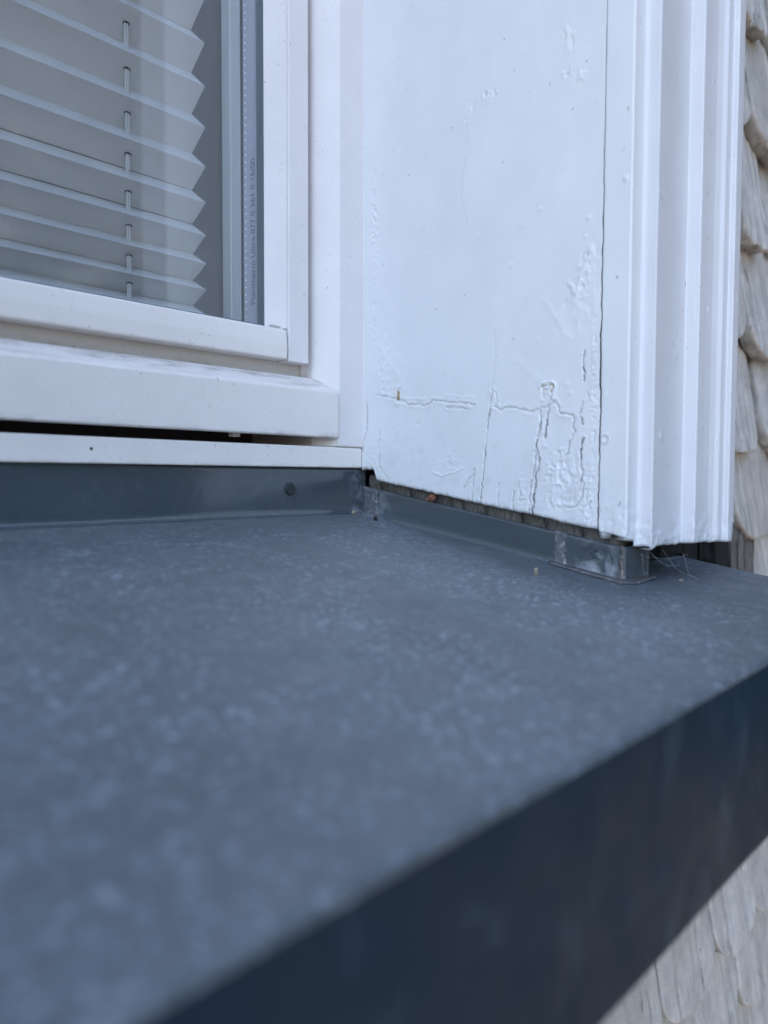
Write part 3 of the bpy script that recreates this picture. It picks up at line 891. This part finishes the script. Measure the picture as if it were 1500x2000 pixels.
# ------------------------------------------------------------------ window
win = empty('window', (-.55, .03, .03), 'white painted timber window with double glazing and projecting weather bar', 'window')
XW = -1.24
prism('frame_stile', [(-.0231, 0.0), (.0020, 0.0), (.0020, .075), (-.0317, .075), (-.0317, .0150)], 'z', .0399, 1.24, M_FRAME, win, .0010, 4)
prism('frame_rail', [(.0004, .0272), (.0004, .0396), (.030, .0404), (.075, .0400), (.075, .0285), (.0045, .0285)], 'x', XW, -.0038, M_FRAMEX, win, .0012, 4)
prism('weather_bar', [(-.0024, .0446), (-.0024, .0714), (.0146, .0804), (.024, .0804), (.024, .0470), (.006, .0470), (.004, .0448)], 'x', XW, -.0254, M_FRAMEX, win, .0013, 4)
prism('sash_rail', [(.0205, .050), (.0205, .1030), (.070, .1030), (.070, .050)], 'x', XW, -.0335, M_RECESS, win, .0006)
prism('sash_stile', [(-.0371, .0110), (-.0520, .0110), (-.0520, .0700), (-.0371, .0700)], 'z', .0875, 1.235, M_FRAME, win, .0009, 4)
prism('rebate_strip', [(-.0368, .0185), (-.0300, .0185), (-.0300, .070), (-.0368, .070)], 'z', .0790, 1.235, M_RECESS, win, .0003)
prism('glazing_bead', [(-.0523, .0113), (-.0579, .0262), (-.0523, .0262)], 'z', .1059, 1.235, M_FRAME, win, .0005, 3)
prism('glazing_bead', [(.0100, .0882), (.0096, .0960), (.0106, .1046), (.0140, .1056), (.0260, .1075), (.0260, .0882)], 'x', XW, -.0536, M_FRAMEX, win, .0012, 4)
prism('inner_sash_edge', [(-.0576, .0492), (-.0576, .0580), (-.0582, .0586), (-.0560, .0700), (-.0523, .0700), (-.0523, .0492)], 'z', .100, 1.235, M_SASHIN, win, .0004)
prism('glass_pane', [(-1.235, .0270), (-.0580, .0270), (-.0580, .0310), (-1.235, .0310)], 'z', .1078, 1.235, M_GLASS, win, 0)
prism('glass_pane', [(-1.235, .0468), (-.0580, .0468), (-.0580, .0488), (-1.235, .0488)], 'z', .1078, 1.235, M_GLASS, win, 0)
prism('gasket', [(-.0578, .0268), (-.0530, .0268), (-.0530, .0332), (-.0578, .0332)], 'z', .1076, 1.235, M_GASKET, win, .0003)
prism('gasket', [(-.0574, .0462), (-.0530, .0462), (-.0530, .0490), (-.0574, .0490)], 'z', .1076, 1.235, M_CAP, win, .0002)
prism('gasket', [(.0262, .1062), (.0262, .1092), (.0268, .1092), (.0268, .1062)], 'x', XW, -.0585, M_GASKET, win, .0002)
sp = prism('spacer_bar', [(-.0576, .0336), (-.0530, .0336), (-.0530, .0460), (-.0576, .0460)], 'z', .109, 1.235, M_SPACER, win, .0004)
bm = bmesh.new()
for i in range(60):
    z = .1165 + i * .00425
    bmesh.ops.create_circle(bm, cap_ends=True, segments=10, radius=.00062, matrix=Matrix.Translation((-.05772, .0436, z)) @ Matrix.Rotation(-math.pi / 2, 4, 'Y'))
props(bm_obj('perforations', bm, M_PERF, sp, False), kind='stuff')
cu = bpy.data.curves.new('lettering', 'FONT')
cu.body = 'Planitherm Ultra 877 0 361 0 16/00'
cu.size = .0052
to = bpy.data.objects.new('lettering_source', cu)
COL.objects.link(to)
bpy.context.view_layer.update()
me = bpy.data.meshes.new_from_object(to.evaluated_get(bpy.context.evaluated_depsgraph_get()))
bpy.data.objects.remove(to)
tw = max(v.co.x for v in me.vertices)
k = (.2060 - .1222) / tw
for v in me.vertices:                   # reads upwards; letter tops point into the room
    x, y = v.co.x, v.co.y
    v.co = (-.05774, .0348 + y * 1.15, .1222 + x * k)
me.update()
link('lettering', me, M_INK, sp)
# blob of sealant at the bead corner, setting block and screw in the rail
lump('sealant_blob', [(-.0572, .0235, .1062), (-.0545, .0165, .1064), (-.0538, .0150, .1070), (-.0550, .0175, .1080), (-.0572, .0235, .1100)], .0006, M_SEAL, win, 3)
box('setting_block', -.0916, -.0868, .0090, .0130, .0432, .0475, M_FRAMEX, win, .0003)
bm = bmesh.new()
bmesh.ops.create_uvsphere(bm, u_segments=12, v_segments=8, radius=.00075, matrix=Matrix.Translation((-.1724, .0004, .0341)) @ Matrix.Diagonal((1, .4, 1, 1)))
bm_obj('pin_head', bm, M_CAP, win)
box('inner_lining', -.020, .0900, .0760, .31, .02, 1.245, M_LINING, win, .001)
box('inner_board', -1.24, -.021, .0760, .36, .03, .098, M_LINING, win, .001)

# ------------------------------------------------------------------ pleated blind behind the pane
blind = empty('pleated_blind', (-.6, .09, .11), 'light grey pleated fabric blind behind the window pane', 'blind')
tips = [.1376, .1536, .1711, .1907, .2124, .2359, .261, .2866]
tips = [.1080, .1225] + tips
while tips[-1] < .62: tips.append(tips[-1] + .0257)
vals = [a * .47 + b * .53 for a, b in zip(tips, tips[1:])]
XB = -.0612
xb = np.concatenate([np.linspace(-1.2, -.30, 8, endpoint=False), np.linspace(-.30, XB, 26)])
def strip_pts(y0, z0, y1, z1, n=5):
    return [(y0 + (y1 - y0) * i / n, z0 + (z1 - z0) * i / n) for i in range(n + 1)]
for i in range(1, len(tips) - 1):
    yv = .0955
    pf = strip_pts(yv, vals[i], .0800, tips[i]) + strip_pts(.0800, tips[i], yv, vals[i - 1])[1:]
    # slight crease sharpness and fabric bow
    XX, IY = np.meshgrid(xb, np.array([p[0] for p in pf])); _, IZ = np.meshgrid(xb, np.array([p[1] for p in pf]))
    IZ = IZ + .0005 * vn(XX * 7, IZ * 0 + i * 3.3, 110)
    o = grid('pleat', XX, IY, IZ, M_FABRIC, blind, flip=False)
    for p in o.data.polygons: p.use_smooth = False
for dx in (-.0007, .0007):
    bm = bmesh.new()
    tube(bm, [(-.1085 + dx, .0872, z) for z in np.linspace(.10, .62, 20)], .00062, 8)
    bm_obj('cord', bm, M_CORD, blind)
for i in range(2, len(tips) - 1):       # dark punched eyelets where the cords leave each pleat
    bm = bmesh.new()
    t = (.0872 - .0800) / .0155
    c = Vector((-.1085, .0872 - .0002, tips[i] + (vals[i - 1] - tips[i]) * t - .0003))
    dirv = Vector((0, .0155, vals[i - 1] - tips[i])).normalized()
    nrm = Vector((0, dirv.z, -dirv.y))
    ring = [bm.verts.new(c + Vector((1, 0, 0)) * .0021 * math.cos(a) + dirv * .0012 * math.sin(a) + nrm * .0001) for a in np.linspace(0, 2 * math.pi, 14, endpoint=False)]
    bm.faces.new(ring)
    bm_obj('eyelet', bm, M_CAP, blind, False)

# ------------------------------------------------------------------ small litter
def crumb(name, loc, dims, mat, label, cat, seed):
    bm = bmesh.new()
    bmesh.ops.create_icosphere(bm, subdivisions=3, radius=1)
    for v in bm.verts:
        n_ = float(fbm(np.array(v.co.x * 1.5 + v.co.z), np.array(v.co.y * 1.5 - v.co.z * .7), seed, 3))
        v.co = v.co * (1 + .35 * n_)
        v.co = Vector((v.co.x * dims[0], v.co.y * dims[1], v.co.z * dims[2]))
    o = bm_obj(name, bm, mat)
    o.location = loc
    o.rotation_euler = (.2, .1, seed)
    return props(o, label, cat)

def sz_(x, y, h): return (x, y, T * y + h)
crumb('seed_husk', sz_(-.0322, -.1403, .0013), (.0009, .0010, .0017), M_CRUMB, 'small pale brown husk standing alone on the speckled sill', 'husk', 1)
crumb('litter_crumb', sz_(-.0125, -.0190, .0010), (.0014, .0010, .0013), M_DARKCRUMB, 'dark crumb of litter on the sill below the soldered corner', 'crumb', 2)
crumb('litter_crumb', sz_(-.0135, -.0020, .0014), (.0012, .0008, .0010), M_CRUMB, 'tiny tan crumb at the foot of the upstand near the corner', 'crumb', 3)
crumb('litter_speck', sz_(.0330, -.1800, .0008), (.0006, .0012, .0006), M_CRUMB, 'pale speck on the sill under the white moulding', 'crumb', 4)
# scrap of orange dry leaf caught on the upstand edge
bm = bmesh.new()
out = [(0, 0), (.004, .002), (.006, .0055), (.010, .004), (.0125, .0010), (.010, -.0016), (.0075, -.0040), (.0052, -.0022), (.002, -.0024)]
c = bm.verts.new((-.0026, -.0535, T * -.0535 + .0185))
ring = [bm.verts.new((-.0022 - .0007 * math.sin(i * 1.7), -.0490 - a * .62, T * -.05 + .0178 + b * .55)) for i, (a, b) in enumerate(out)]
for i in range(len(ring)):
    bm.faces.new((c, ring[i], ring[(i + 1) % len(ring)]))
o = bm_obj('leaf_scrap', bm, M_LEAF, None, False)
m = o.modifiers.new('t', 'SOLIDIFY'); m.thickness = .0003
props(o, 'scrap of orange brown dry leaf caught under the reveal board', 'leaf')
# cobweb under the moulding
bm = bmesh.new()
for p, q in (((.006, -.172, -.013), (.050, -.176, -.016)), ((.012, -.174, -.012), (.030, -.180, -.0195)), ((.040, -.178, -.014), (.046, -.183, -.0275)), ((.030, -.172, -.012), (.043, -.182, -.026)), ((.010, -.171, -.0125), (.022, -.169, -.0240))):
    tube(bm, [tuple(p[j] + (q[j] - p[j]) * t + ((-.0016, .0007, -.0022)[j] * math.sin(math.pi * t) + .0003 * math.sin(9 * t + j * 2)) for j in range(3)) for t in np.linspace(0, 1, 14)], .000035, 4)
props(bm_obj('cobweb', bm, M_WEB), 'thin cobweb strands in the dark gap under the moulding', 'cobweb', kind='stuff')
